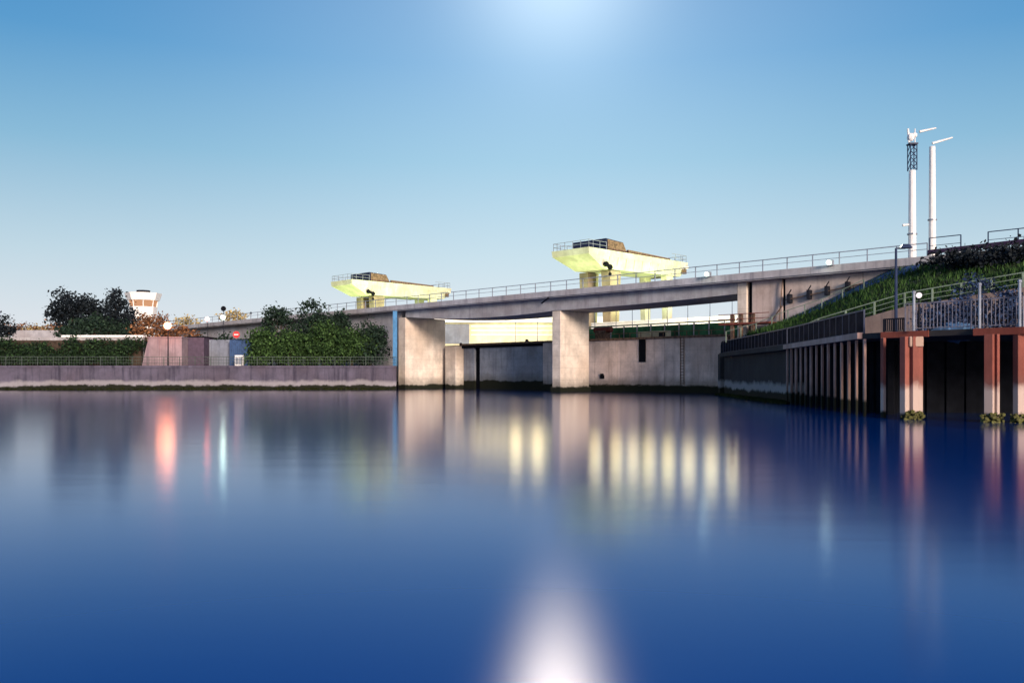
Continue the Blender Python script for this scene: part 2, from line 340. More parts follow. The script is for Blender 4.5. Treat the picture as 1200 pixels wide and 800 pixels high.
# left abutment (thick cross wall) and approach wall
m = MB(); m.st(SA, SA+1.55, .8, 7.9, -3, 9.7); m.build('abutment', M['pier'], br, .05)
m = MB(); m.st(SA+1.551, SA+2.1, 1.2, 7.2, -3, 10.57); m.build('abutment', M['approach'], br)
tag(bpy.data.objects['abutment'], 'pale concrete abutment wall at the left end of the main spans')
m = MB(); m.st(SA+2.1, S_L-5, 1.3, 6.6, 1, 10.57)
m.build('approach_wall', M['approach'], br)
# right abutment and long retaining wall
m = MB(); s1 = sof(875, .8); s2 = sof(881, .8); s3 = sof(917, .8)
m.st(s1, SB, .8, 7, -1, 10.57); m.build('abutment', M['pier'], br, .04)
m = MB(); m.st(s2, s1, 1.3, 7, -1, 10.56); m.build('joint_recess', M['slot'], br)
m = MB(); m.st(s3, s2, .82, 7, -1, 10.57); m.build('abutment', M['abut'], br, .04)
m = MB(); m.st(s3-.25, s3-.001, .95, 7, -1, 10.56); m.build('joint_recess', M['slot'], br)
sw = s3-.25; k = 0
m = MB()
while sw > S_R:
    m.st(sw-6.95, sw-.002, .85 if k % 2 == 0 else .87, 6.9, -1, 10.57); sw -= 7; k += 1
m.build('retaining_wall', M['abut'], br)
# conduit with brackets on the wall
m = MB(); sc0, sc1 = sof(921, .6), sof(1012, .6)
m.beam(P(sc0, .5, hz(350, 75)), P(sc1, .5, hz(331, 70.5)), .10, .10); m.beam(P(sof(912, .6), .55, hz(392, 76)), P(sof(918, .6), .55, hz(322, 76)), .14, .2)
m.beam(P(sof(902, .6), .5, hz(380, 77)), P(sof(917, .6), .5, hz(358, 76)), .12, .12)
m.build('conduit', M['brown'], br)
for px in (925, 948, 969, 993):
    s_ = sof(px, .5); Y = P(s_, .5).y; z = hz(350-(px-921)*.21, Y); m = MB(); m.st(s_-.14, s_+.14, .3, .84, z-.45, z+.35); m.beam(P(s_, .3, z+.3), P(s_-.3, .25, z+.7), .1, .1); m.build('bracket', M['darksteel'], br)
# drain pipe at span joint
for s_ in (.9,):
    m = MB(); m.tube(P(s_, -.2, 10.5), P(s_+1.4, .3, 10.1), .09); m.ball(P(s_, -.15, 10.55), .14, 6, 4); m.build('drain_pipe', M['darksteel'], br)
railing('bridge_railing', 'grey steel railing along the near edge of the road bridge deck', [P(sof(1086, 0), .12, ZD+.12), P(S_L, .12, ZD+.12)], 1.05, (1, .55), 2.35, M['galv'], .075, railw=.075)
railing('far_bridge_railing', 'second steel railing on the far edge of the road bridge', [P(sof(1086, 0), 7.7, ZD+.12), P(S_L, 7.7, ZD+.12)], 1.0, (1, .55), 4.7, M['galv'], .06)
# embankment road edge, right
gb = empty('guard_beam', tuple(P(sof(1086, 0), .1, ZD+.12)), 'dark purple guard beam on short white posts at the road edge, top right', 'guard rail')
m = MB(); m.beam(P(sof(1086, 0)-.1, .0, 11.62), P(S_R, .0, 11.95), .12, .34); m.build('beam', M['purple'], gb)
s_ = sof(1088, 0)
while s_ > S_R:
    m = MB(); m.st(s_-.1, s_+.1, .07, .2, ZD+.12, 11.7); m.build('post', M['white'], gb); s_ -= 2.2
for lab, pxs in (('short tall railing with open ends above the dark bank, beside the white masts', (1089, 1126)), ('short tall railing above the dark bank at the right edge', (1158, 1230))):
    t_ = 5.5; pts = [P(sof(p, t_), t_, ZD) for p in pxs]
    railing('road_railing', lab, pts, 2.35, (1, .72), 2.0, M['bluepaint'], .08, railw=.07)

# ---------------------------------------------------------------- lock wall and gate seen under the bridge
lk = empty('lock_wall', tuple(P(-3, 8, 0)), 'tall pinkish board-marked concrete lock wall seen under the bridge to the right of the pier', 'wall')
sR = sof(850, 8); sP = sof(636, 8); sG = sof(541, 8); sE = sof(526, 7.2)
m = MB(); x = sR; k = 0
edges = [sR]+[sof(p, 8) for p in (779, 723, 697)]+[sP]
for a_, b_ in zip(edges, edges[1:]): m.st(a_+.03, b_-.03, 8+.02*(k % 2), 9.2, -3, 5.95); k += 1
m.build('wall', M['lock'], lk)
m = MB(); m.st(sR-.05, sG, 7.8, 9.3, 5.952, 6.2); m.build('coping', M['brown'], lk)
m = MB(); m.st(sR, sP, 7.72, 7.98, -2, .75); m.build('ledge', M['lock'], lk)
m = MB(); s_ = sof(753, 8); m.st(s_-.45, s_+.45, 7.9, 7.985, 3.4, 5.95); m.build('slot', M['slot'], lk)
m = MB(); s_ = sof(706, 8); m.st(s_-.3, s_+.3, 7.9, 7.985, 1.5, 1.95); m.tube(P(s_, 7.92, 1.9), P(s_, 7.92, 2.1), .2); m.build('mooring_recess', M['slot'], lk)
m = MB(); s_ = sof(800, 8)
for o_ in (-.22, .22): m.st(s_+o_-.03, s_+o_+.03, 7.86, 7.93, .9, 6.3)
for i in range(17): m.st(s_-.2, s_+.2, 7.88, 7.92, 1.0+i*.31, 1.05+i*.31)
m.build('ladder', M['brown'], lk)
gt = empty('lock_gate', tuple(P(sP, 8.3, 0)), 'dark blue steel lock gate in two leaves between the left abutment and the pier', 'gate')
s_a = sof(556, 8.3); s_b = sof(562, 8.3); s_c = sof(600, 8.3)
m = MB(); m.st(sP+.01, s_c-.05, 8.3, 8.8, -3, 5.6); m.build('leaf', M['gate'], gt)
m = MB(); m.st(s_c, s_b, 8.35, 8.8, -3, 5.6); m.build('leaf', M['gate'], gt)
m = MB(); m.st(s_b, s_a, 8.6, 8.9, -3, 5.6); m.build('slot', M['slot'], gt)
m = MB(); m.st(s_a, sG-.1, 8.3, 8.8, -3, 5.6); m.build('leaf', M['gate'], gt)
m = MB(); m.st(sP, sG, 8.0, 8.9, 5.6, 5.95); m.build('head_beam', M['slot'], gt)
m = MB(); m.st(sG, sE+.5, 6.9, 9.0, -3, 5.9); bt = m.build('lock_buttress', M['pier'], None, .12); tag(bt, 'short pale concrete buttress between the left abutment and the dark gate', 'buttress')

# ---------------------------------------------------------------- gantry platforms on legs beyond the bridge
def gantry():
    s0, t0 = 13.3, 21.8; w_, Lg = 6.8, 24.5
    rt = empty('gantry_platform', tuple(P(s0, t0, 6)))
    z1, z0 = 19.9, 17.2
    c = lambda s_, l_, z: P(s0+s_, t0+l_, z)
    m = MB(); m.hexa([c(.3, 3.6, z0), c(.3, Lg-1.5, 17.6), c(w_-1.2, Lg-1.5, 17.6), c(w_-1.2, 3.6, z0)], [c(0, 0, z1-.9), c(0, Lg, z1-.9), c(w_, Lg, z1-.9), c(w_, 0, z1-.9)])
    m.build('hull', M['platform'], rt)
    m = MB(); m.hexa([c(-.05, -.05, z1-.9), c(-.05, Lg+.05, z1-.9), c(w_+.05, Lg+.05, z1-.9), c(w_+.05, -.05, z1-.9)], [c(-.15, -.15, z1), c(-.15, Lg+.15, z1), c(w_+.15, Lg+.15, z1), c(w_+.15, -.15, z1)]); m.build('top_slab', M['platform'], rt)
    for sa in (.5, w_-2.1):
        m = MB(); m.hexa([c(sa+.15, 5.8, 6), c(sa+.15, 7.5, 6), c(sa+1.5, 7.5, 6), c(sa+1.5, 5.8, 6)], [c(sa, 5.4, 17.15), c(sa, 8, 17.15), c(sa+1.7, 8, 17.15), c(sa+1.7, 5.4, 17.15)]); m.build('leg', M['leg'], rt, .05)
        m = MB(); m.hexa([c(sa, 19.9, 6), c(sa, 21, 6), c(sa+.9, 21, 6), c(sa+.9, 19.9, 6)], [c(sa, 19.6, 17.7), c(sa, 21.3, 17.7), c(sa+1.1, 21.3, 17.7), c(sa+1.1, 19.6, 17.7)]); m.build('leg', M['platform'], rt, .05)
    m = MB(); m.hexa([c(.3, 4.2, z1), c(.3, 9.2, z1), c(6.6, 9.2, z1), c(6.6, 4.2, z1)], [c(.3, 4.2, z1+1.75), c(.3, 8.2, z1+1.55), c(6.6, 8.2, z1+1.55), c(6.6, 4.2, z1+1.75)]); cb = m.build('cabin', M['navy'], rt, .04)
    m = MB(); m.hexa([c(.18, 4.5, z1+.1), c(.18, 9.0, z1+.1), c(.29, 9.0, z1+.1), c(.29, 4.5, z1+.1)], [c(.18, 4.5, z1+1.6), c(.18, 8.1, z1+1.45), c(.29, 8.1, z1+1.45), c(.29, 4.5, z1+1.6)]); m.build('side_panel', M['brown'], cb)
    m = MB(); m.hexa([c(.1, 9.3, z1), c(.1, 20, z1), c(.5, 20, z1), c(.5, 9.3, z1)], [c(.1, 9.3, z1+.55), c(.1, 20, z1+.28), c(.5, 20, z1+.28), c(.5, 9.3, z1+.55)]); m.build('cable_duct', M['brown'], rt)
    rb_ = MB()
    for i in range(9):   # stiffening ribs on the side facing the bridge end
        l_ = 4.6+i*2.0; zb_ = z0+(17.6-z0)*(l_-3.6)/(Lg-5.1)
        rb_.hexa([c(.24, l_, zb_+.05), c(.24, l_+.16, zb_+.05), c(.34, l_+.16, zb_+.05), c(.34, l_, zb_+.05)], [c(-.13, l_, z1-.92), c(-.13, l_+.16, z1-.92), c(.05, l_+.16, z1-.92), c(.05, l_, z1-.92)])
    rb_.build('side_rib', M['platform'], rt)
    rm = MB()
    loop = [(.05, 4.0), (.05, .05), (w_-.05, .05), (w_-.05, Lg-.1), (.05, Lg-.1), (.05, 20.4)]
    for (a, b), (a2, b2) in zip(loop, loop[1:]):
        for h in (.55, 1.1): rm.beam(c(a, b, z1+h), c(a2, b2, z1+h), .06, .06)
        Ln = math.hypot(a2-a, b2-b)
        for i in range(int(Ln/1.5)+1):
            f = i*1.5/Ln; rm.obox(c(a+(a2-a)*f, b+(b2-b)*f, 0), (1, 1), .06, .06, z1, z1+1.1)
    rm.build('railing', M['galv'], rt)
    m = MB(); m.ball(c(-.2, 3.6, 17.8), .42, 8, 5); m.ball(c(.1, 4.9, 17.5), .42, 8, 5); m.tube(c(-.2, 3.6, 17.8), c(.1, 5.1, 17.6), .2); m.tube(c(.1, 4.9, 17.6), c(.1, 4.9, 16.6), .06); m.ball(c(.1, 4.9, 16.5), .25, 6, 4); m.build('hoist', M['slot'], rt)
    m = MB(); m.obox(c(-.3, Lg-1.2, 0), (1, 1), .6, .5, 18.0, 18.7); m.build('end_winch', M['brown'], rt)
    m = MB(); m.obox(c(-.4, Lg-.6, 0), (1, 1), .35, .35, 18.9, 19.2); m.build('lamp', M['window'], rt)
    return rt
g1 = gantry(); tag(g1, 'nearer lime-lit gantry platform with a navy cabin on top, above the bridge centre', 'gantry platform', 'gantry platforms')
g2 = copy_tree(g1); g2.location = g1.location+U*58; tag(g2, 'farther lime-lit gantry platform rising above the bushes left of centre', 'gantry platform', 'gantry platforms')

# flood lights that colour the gantries and the lock side
def lamp(loc, color, power, r=.3, size=None, spot=None, aim=None):
    ld = bpy.data.lights.new('lamp_light', 'SPOT' if spot else 'POINT'); ld.energy = power; ld.color = color; ld.shadow_soft_size = r
    lo = bpy.data.objects.new('lamp_light', ld); COL.objects.link(lo); lo.location = loc
    if spot: ld.spot_size = R(spot); ld.spot_blend = .6; lo.rotation_euler = (Vector(aim)-Vector(loc)).to_track_quat('-Z', 'Y').to_euler()
    return lo
def flood(base, aim, color, power, label, spot=80, h=.4, group='floodlights on the lock side', ems=14):
    rt = empty('floodlight', tuple(base), label, 'floodlight', group); b = Vector(base)
    m = MB(); m.tube(b, b+Vector((0, 0, h)), .06); m.build('post', M['galv'], rt)
    dr = (Vector(aim)-(b+Vector((0, 0, h)))).normalized(); c = b+Vector((0, 0, h))
    m = MB(); m.tube(c-dr*.1, c+dr*.25, .18, .26); m.build('housing', M['darksteel'], rt)
    m = MB(); m.tube(c+dr*.255, c+dr*.27, .22, .22); m.build('lens', emit('flood_lens', color, ems), rt)
    lo = lamp(c+dr*.4, color, power, .25, spot=spot, aim=aim); lo.parent = rt; lo.location = (c+dr*.4)-b; return rt
LIME = (.86, 1.0, .42)
for i, (off, nm) in enumerate(((0, 'nearer'), (58, 'farther'))):
    flood(P(-1+off, 24.5 if off else 33, 6.05), P(13.5+off, 32 if off else 34, 18.5), LIME, 33000, 'lime floodlight on the ground under the near side of the %s gantry platform' % nm)
    flood(P(17+off, 13, 6.05), P(17+off, 22, 18.5), LIME, 11000, 'lime floodlight on the ground before the end of the %s gantry platform' % nm)
# lit long building beyond
pv = empty('lit_pavilion', tuple(gp(600, Y=140)+Vector((0, 0, 6.05))), 'long two-storey cream building with a white roof slab and lit windows, seen under the bridge', 'building')
M['cream'] = concrete('cream_render', (.66, .64, .46), (.42, .4, .25), tide=False, streak=.3)
xa, xb = gp(500, Y=140).x, gp(698, Y=140).x
m = MB(); m.box(xa, xb, 140, 150, 6, 10.45); m.build('wall', M['cream'], pv)
m = MB(); m.box(xa-1, xb+1, 138.8, 151, 10.45, 11.3); m.build('roof_slab', M['white'], pv)
m = MB(); m.box(xa+1, xb-1, 141, 149, 11.3, 12.7); m.build('upper_wall', M['brown'], pv)
m = MB(); m.box(xa+.5, xb-.5, 140.5, 149.5, 12.7, 13.1); m.build('roof', M['white'], pv)
x = xa+1.4; i = 0
while x < xb-2.4:
    m = MB(); m.box(x, x+1.05, 140.9, 140.98, 11.5, 12.55); m.build('window', M['window'] if (i*7) % 5 != 3 else M['glass'], pv); x += 1.35; i += 1
for zz in (8.4, 9.1, 9.8):
    m = MB(); m.box(gp(552, Y=140).x, xb-.2, 139.86, 139.98, zz, zz+.14); m.build('ledge', M['white'], pv)
m = MB(); m.box(gp(520, Y=140).x, gp(550, Y=140).x, 139.9, 139.98, 7, 10.2); m.build('shutter', M['paleblock'], pv)
lw = empty('parapet_wall', tuple(P(sof(800, 26), 26, 6)), 'long white lit parapet wall beyond the green fence, seen under the right span', 'wall')
m = MB(); m.st(sof(900, 26), sof(690, 26), 26.6, 27, 6, 9.4); m.build('wall', M['white'], lw); m = MB(); m.st(sof(900, 26), sof(690, 26), 26.5, 27.1, 9.4, 9.55); m.build('coping', M['white'], lw)
WARM = (1, .93, .66)
for i, (px, Y_) in enumerate(((540, 127), (590, 127), (635, 127), (680, 127), (775, 107), (840, 104))):
    b_ = gp(px, Y=Y_); b_.z = 6.05
    flood(b_, b_+Vector((0, 13, 3.2)), WARM, 2400 if i < 4 else 3000, 'white floodlight on the lock side, %s from the left' % ('first', 'second', 'third', 'fourth', 'fifth', 'last')[i], spot=150, h=.35, group='white floodlights')
# tall lock-side lamps standing beyond the bridge
M['lockbulb'] = emit('lock_lamp_bulb', (1, .80, .42), 2.6)
first = None
for i, px in enumerate((560, 604, 630, 697, 722, 741, 760, 782, 806, 832, 858)):
    b_ = gp(px, 26); b_.z = 6.05; h_ = 5.65 if px > 650 else 5.3
    if first is None:
        first = empty('lock_lamp', tuple(b_), None, 'street lamp'); m = MB(); m.tube(b_, b_+Vector((0, 0, 5.0)), .05, .04); m.build('post', M['bluepaint'], first)
        m = MB(); m.obox(b_, (1, 0), .9, .5, b_.z+5.55, b_.z+5.65); m.build('hood', M['galv'], first)
        m = MB(); m.obox(b_, (1, 0), .85, .4, b_.z+5.02, b_.z+5.5); m.build('bulb', M['lockbulb'], first)
        lo = lamp(b_+Vector((0, -.7, 4.9)), (1, .80, .42), 240, 1.0); lo.parent = first; lo.location = (0, -.7, 4.9); o = first
    else: o = copy_tree(first)
    o.location = (b_.x, b_.y, 6.05+h_-5.3)
    tag(o, 'thin lamp post beyond the bridge, seen under the %s span, %s from the left' % (('left', ('first', 'second', 'third')[i]) if i < 3 else ('right', ('first', 'second', 'third', 'fourth', 'fifth', 'sixth', 'seventh', 'last')[i-3])), group='lock-side lamp posts beyond the bridge')
# green fence and machinery on the lock side
railing('lock_railing', 'low pale railing on top of the lock wall under the right span', [P(sR+.5, 8.6, 6.2), P(sof(690, 8.6), 8.6, 6.2)], .55, (1,), 1.6, M['brown'], .06, group=None)
gf = empty('green_fence', tuple(P(sof(860, 13), 13, 6.05)), 'green panel fence with a pale top rail behind the lock wall', 'fence')
x = sof(868, 13); xe = sof(688, 13)
while x < xe:
    m = MB(); m.st(x, x+1.9, 13, 13.08, 6.05, 7.75)
    for q_ in range(8): m.st(x+.1+q_*.23, x+.18+q_*.23, 12.95, 13, 6.1, 7.7)
    m.build('panel', M['fencegreen'], gf); m = MB(); m.st(x+1.9, x+2.0, 12.9, 13.1, 6.05, 7.9); m.build('post', M['galv'], gf); x += 2
m = MB(); m.st(sof(868, 13), xe, 12.85, 13.15, 7.92, 8.06); m.build('top_rail', M['greenrail'], gf)
wc = empty('winch_cabinet', tuple(P(sof(705, 10), 10, 6.2)), 'small rusty winch cabinet standing on the lock wall beside the pier', 'winch')
s_ = sof(703, 10); m = MB(); m.st(s_-.8, s_+.8, 10, 11, 6.05, 7.3); m.build('housing', M['brown'], wc, .05); m = MB(); m.tube(P(s_-1.4, 10.5, 7.4), P(s_+1.2, 10.5, 7.4), .35); m.build('drum', M['rust'], wc)
wb = empty('white_bench_wall', tuple(P(sof(768, 11), 11, 6.05)), 'low cream service cabinet with a dark door between two white legs', 'cabinet')
m = MB(); m.st(sof(784, 11), sof(750, 11), 10.6, 11.4, 6.05, 7.0); m.build('body', M['cream'], wb, .03); m = MB(); m.st(sof(782, 11), sof(775, 11), 10.5, 10.59, 6.25, 6.8); m.build('door', M['darksteel'], wb)

# ---------------------------------------------------------------- foliage
def crown(lobes, n, size, mat, name, parent, up=.3):
    m = MB(); tot = sum(l_[3]*l_[4] for l_ in lobes)
    for (cx, cy, cz, rx, rz) in lobes:
        c = Vector((cx, cy, cz)); cnt = int(n*rx*rz/tot)
        clumps = []
        for _ in range(max(5, cnt//34)):
            d = Vector((random.gauss(0, 1), random.gauss(0, 1), random.gauss(0, 1))).normalized(); r = random.uniform(.55, 1.08)
            clumps.append(c+Vector((d.x*rx*r, d.y*rx*r, d.z*rz*r)))
        for _ in range(cnt):
            k = random.choice(clumps); sp = size*2.2
            p = k+Vector((random.gauss(0, sp), random.gauss(0, sp), random.gauss(0, sp*.75)))
            a = Vector((random.gauss(0, 1), random.gauss(0, 1), random.gauss(0, 1))).normalized(); b = a.orthogonal().normalized(); b.rotate(Matrix.Rotation(random.uniform(0, 6.28), 3, a)); e_ = a.cross(b)
            s1_ = size*random.uniform(.5, 1.2); s2_ = s1_*random.uniform(.35, .8)
            nI = len(m.v); m.v += [p-b*s1_, p-e_*s2_, p+b*s1_, p+e_*s2_]; m.f.append((nI, nI+1, nI+2, nI+3))
    off = parent_world(parent)
    me = bpy.data.meshes.new(name); me.from_pydata([v-off for v in m.v], [], m.f); me.materials.append(mat)
    o = bpy.data.objects.new(name, me); COL.objects.link(o); o.parent = parent; return o
def tree(name, base, lobes, n, size, mat, label, cat='tree', group=None, tr=.3, limbs=True):
    """lobes: (dx, dz, rx, rz[, dy]) relative to base"""
    b = Vector(base); rt = empty(name, tuple(b), label, cat, group)
    ls = [(b.x+l_[0], b.y+(l_[4] if len(l_) > 4 else random.uniform(-.5, .5)*l_[2]), b.z+l_[1], l_[2], l_[3]) for l_ in lobes]
    crown(ls, n, size, mat, 'crown', rt)
    m = MB(); top = max(l_[2] for l_ in ls); cx = sum(l_[0] for l_ in ls)/len(ls); mid = Vector((b.x*.5+cx*.5, b.y, b.z+(top-b.z)*.55))
    m.tube(b-Vector((0, 0, .3)), mid, tr, tr*.55)
    if limbs:
        for l_ in ls: m.tube(b.lerp(mid, .7), Vector(l_[:3])+Vector((0, 0, l_[4]*.4)), tr*.45, tr*.08, 6)
    m.build('trunk', M['bark'], rt); return rt
def at(px, Y, z): 
    v = gp(px, Y=Y); v.z = z; return v
sc = lambda px_, Y: px_*Y/1000
# left: raised terrace with hedge
tl = gp(0, Y=117)
sheet('terrace_ground', [(-300, 117), (gp(168, Y=117).x, 117), (gp(168, Y=124).x, 124), (gp(168, Y=124).x, 170), (-300, 170)], 3.06, 7.0, M['soil'])
tw = empty('terrace_coping', tuple(at(100, 116.8, 3)), 'pale blue-grey terrace wall top showing as a thin line above the hedge', 'wall')
m = MB(); m.box(-300, gp(168, Y=117).x+.1, 116.6, 117, 3.06, 7.05); m.build('wall', M['girder'], tw); m = MB(); m.box(gp(70, Y=116).x, gp(170, Y=117).x, 116.4, 117.1, 7.05, 7.35); m.build('coping', M['white'], tw)
hd = empty('clipped_hedge', tuple(at(60, 115, 3.06)), 'long dark green hedge in front of the terrace wall above the left quay', 'hedge')
m = MB(); m.box(-190, gp(163, Y=115).x, 115.6, 116.2, 3.06, 6.6); m.build('stems', M['bark'], hd)
ls = [(x_, 114.7+random.uniform(-.2, .5), random.uniform(3.6, 6.0), 1.2, .8) for x_ in [ -100+i*.55 for i in range(45, int((gp(163, Y=115).x+100)/.55))]]
crown(ls, 20000, .2, M['hedge'], 'leaves', hd)
# pines
tree('pine_tree', at(82, 125, 7.0), [(-1.6, 3.4, 2.0, 1.2), (0.2, 4.8, 2.3, 1.3), (1.8, 5.4, 1.7, .9), (3.4, 4.7, 1.9, 1.0), (-.4, 6.2, 1.3, .8), (-2.4, 4.6, 1.2, .8), (2.2, 3.2, 2.6, 1.4)], 4200, .26, M['pine'], 'dark broad pine with layered crown, leftmost tall tree on the terrace', tr=.3)
tree('pine_tree', at(136, 124, 7.0), [(0, 6.6, .7, .6), (-.5, 5.6, 1.0, .8), (.6, 5.0, 1.2, .8), (-.8, 4.0, 1.0, .6), (.9, 3.6, 1.6, .9), (1.6, 2.6, 2.0, .9), (0, 2.4, 2.2, 1.2)], 3200, .24, M['pine'], 'dark pointed pine just left of the white control tower', tr=.25)
tree('dark_shrub', at(108, 121, 7.0), [(-2.2, 1.4, 1.8, 1.3), (0, 1.9, 2, 1.6), (2.4, 1.5, 2, 1.3), (4.6, 1.0, 2, 1.0), (-3.4, .7, 1.4, .8), (6.6, .8, 1.6, .8), (.2, .6, 3.6, .9)], 5200, .24, M['bushd'], 'dark rounded shrub spreading below the two pines', 'shrub', tr=.15)
tree('dark_shrub', at(-2, 121, 7.0), [(0, 2.0, 1.6, 1.2), (-1.5, 2.3, 1.8, 1.4), (1.2, .8, 1.5, 1)], 1800, .24, M['pine'], 'dark shrub cut by the left picture edge', 'shrub', tr=.15)
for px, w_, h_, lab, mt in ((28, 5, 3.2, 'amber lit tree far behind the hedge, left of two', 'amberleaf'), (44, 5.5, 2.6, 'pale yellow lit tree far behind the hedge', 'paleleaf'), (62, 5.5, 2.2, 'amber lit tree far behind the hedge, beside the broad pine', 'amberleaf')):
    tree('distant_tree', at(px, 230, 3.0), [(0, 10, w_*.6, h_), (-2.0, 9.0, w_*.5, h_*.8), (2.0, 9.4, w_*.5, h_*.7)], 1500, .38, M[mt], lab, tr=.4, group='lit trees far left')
m = MB(); m.box(gp(14, Y=200).x, gp(80, Y=200).x, 200, 201, 3, 12.3); hb = m.build('distant_wall', M['approach']); tag(hb, 'long pale wall far behind the left hedge, under the lit trees', 'wall')
lamp_sets = []
# control tower
ct = empty('control_tower', tuple(at(167, 200, 3)), 'white control tower with flared roof and amber glazed band behind the pines', 'control tower')
cx, cy = gp(168, Y=200).x, 200
def ring(m, r0, z0_, r1, z1_, n=8):
    vs = []
    for r_, z_ in ((r0, z0_), (r1, z1_)):
        vs += [(cx+r_*math.cos((i+.5)*math.tau/n), cy+r_*math.sin((i+.5)*math.tau/n), z_) for i in range(n)]
    m.add(vs, [(i, (i+1) % n, (i+1) % n+n, i+n) for i in range(n)]+[tuple(range(n))[::-1], tuple(range(n, 2*n))])
m = MB(); ring(m, 2.4, 3, 2.4, 13.5); ring(m, 2.4, 13.5, 3.1, 17.7); m.build('shaft', M['white'], ct)
m = MB(); ring(m, 2.75, 17.7, 3.0, 19.2); wn = m.build('glazing', M['amber'], ct)
m = MB()
for i in range(8):
    a_ = (i+.5)*math.tau/8; m.tube((cx+2.85*math.cos(a_), cy+2.85*math.sin(a_), 17.7), (cx+3.1*math.cos(a_), cy+3.1*math.sin(a_), 19.2), .12, n=5)
m.build('mullion', M['white'], wn)
m = MB(); ring(m, 3.5, 19.2, 4.1, 20.9); m.build('roof', M['white'], ct)
m = MB(); ring(m, 1.5, 20.9, 1.5, 21.6); m.build('roof_hatch', M['darksteel'], ct)
flood((gp(186, Y=190).x, 190, 7), (cx, cy, 18), (1, .8, .66), 2600, 'warm floodlight lighting the white control tower', spot=60, h=2, group=None)

# block houses on the left quay
pb_ = empty('pump_house', tuple(at(190, 116, 3.06)), 'stained pink concrete block with a sloping left side under the bright orange lamp', 'building')
x0, x1, x2 = gp(166, Y=114).x, gp(174, Y=114).x, gp(213, Y=114).x
m = MB(); m.hexa([(x0, 114, 3.06), (x2, 114, 3.06), (x2, 119, 3.06), (x0, 119, 3.06)], [(x1, 114, 6.85), (x2, 114, 6.85), (x2, 119, 6.85), (x1, 119, 6.85)]); m.build('wall', M['pinkblock'], pb_)
for px in (186, 196, 204): m = MB(); xx = gp(px, Y=114).x; m.box(xx-.12, xx+.12, 113.9, 114, 3.06, 6.7); m.build('rib', M['pinkblock'], pb_)
m = MB(); m.box(x1-.1, x2+.1, 113.85, 119.1, 6.85, 7.0); m.build('coping', M['pinkblock'], pb_)
db = empty('equipment_shed', tuple(at(225, 117, 3.06)), 'plain dark plum shed between the pink block and the pale blue wall', 'shed')
m = MB(); m.box(x2+.05, gp(239, Y=116).x, 116, 121, 3.06, hz(395, 116)); m.build('wall', M['darkblock'], db); m = MB(); m.box(x2, gp(240, Y=116).x, 115.8, 121.1, hz(395, 116), hz(394, 116)); m.build('roof', M['slot'], db)
pw = empty('pale_wall', tuple(at(255, 118, 3.06)), 'pale blue concrete wall panel behind the quay, left of the blue container', 'wall')
m = MB(); m.box(gp(239.5, Y=118).x, gp(269, Y=118).x, 118, 118.6, 3.06, hz(398, 118)); m.build('wall', M['paleblock'], pw)
for px in (247, 256): m = MB(); xx = gp(px, Y=118).x; m.box(xx-.1, xx+.1, 117.85, 118, 3.06, hz(399, 118)); m.build('rib', M['paleblock'], pw)
bc = empty('storage_container', tuple(at(281, 116, 3.06)), 'deep blue steel container beside the green bushes on the quay', 'container')
m = MB(); xa, xb = gp(269, Y=116).x, gp(295, Y=116).x; zc = hz(398, 116); m.box(xa, xb, 116, 119, 3.06, zc)
xx = xa+.1
while xx < xb-.15: m.box(xx, xx+.14, 115.93, 116, 3.2, zc-.15); xx += .28
m.build('body', M['blueblock'], bc)
m = MB(); m.box(xa-.03, xb+.03, 115.9, 119.1, zc, zc+.12); m.build('frame', M['darksteel'], bc)
wx = empty('electric_cabinet', tuple(at(279.5, 112.5, 3.06)), 'small white electrical cabinet in front of the blue container', 'cabinet')
m = MB(); m.box(gp(275, Y=112.5).x, gp(284, Y=112.5).x, 112.5, 113.2, 3.06, hz(416, 112.5)); m.build('body', M['white'], wx, .03)
m = MB(); m.box(gp(276, Y=112.5).x, gp(279.3, Y=112.5).x, 112.46, 112.5, 3.3, 4.2); m.box(gp(279.8, Y=112.5).x, gp(283, Y=112.5).x, 112.46, 112.5, 3.3, 4.2); m.build('door', M['galv'], wx)
rs = empty('round_sign', tuple(at(277, 119, 3.06)), 'round red sign on a post in front of the pale approach wall', 'sign')
m = MB(); c = at(277, 119, hz(392, 119)); m.tube(at(277, 119.1, 3.06), at(277, 119.1, c.z), .05); m.build('post', M['galv'], rs)
m = MB(); m.tube(c, c+Vector((0, -.06, 0)), .48, n=20); dsc = m.build('disc', M['red'], rs); m = MB(); m.box(c.x-.3, c.x+.3, 118.91, 118.938, c.z-.08, c.z+.08); m.build('bar', M['white'], dsc)
for i, (px, lab) in enumerate(((262, 'small dark leafy shrub between the pale wall and the blue container'), (226, 'dark shrub rising behind the plum shed'))):
    tree('small_shrub', at(px, 119.5, 3.06), [(0, 3.8, .9, .7), (.8, 3.4, .7, .6), (-.9, 3.3, .7, .5), (.1, 2.6, 1, 1)], 600, .2, M['bushd'], lab, 'shrub', tr=.1)
tree('small_tree', at(183, 119.5, 3.06), [(0, 6.2, 1.3, 1.0), (-1.6, 6.2, 1.3, .8), (-2.2, 5.0, 1.4, 1.0), (1.6, 5.0, 1.5, .9), (3.6, 4.7, 1.3, .7), (.2, 4.2, 1.8, .8), (5.0, 4.4, .8, .5)], 2200, .22, M['amberleaf'], 'small tree turned red by the orange lamp above the pink block', tr=.15)
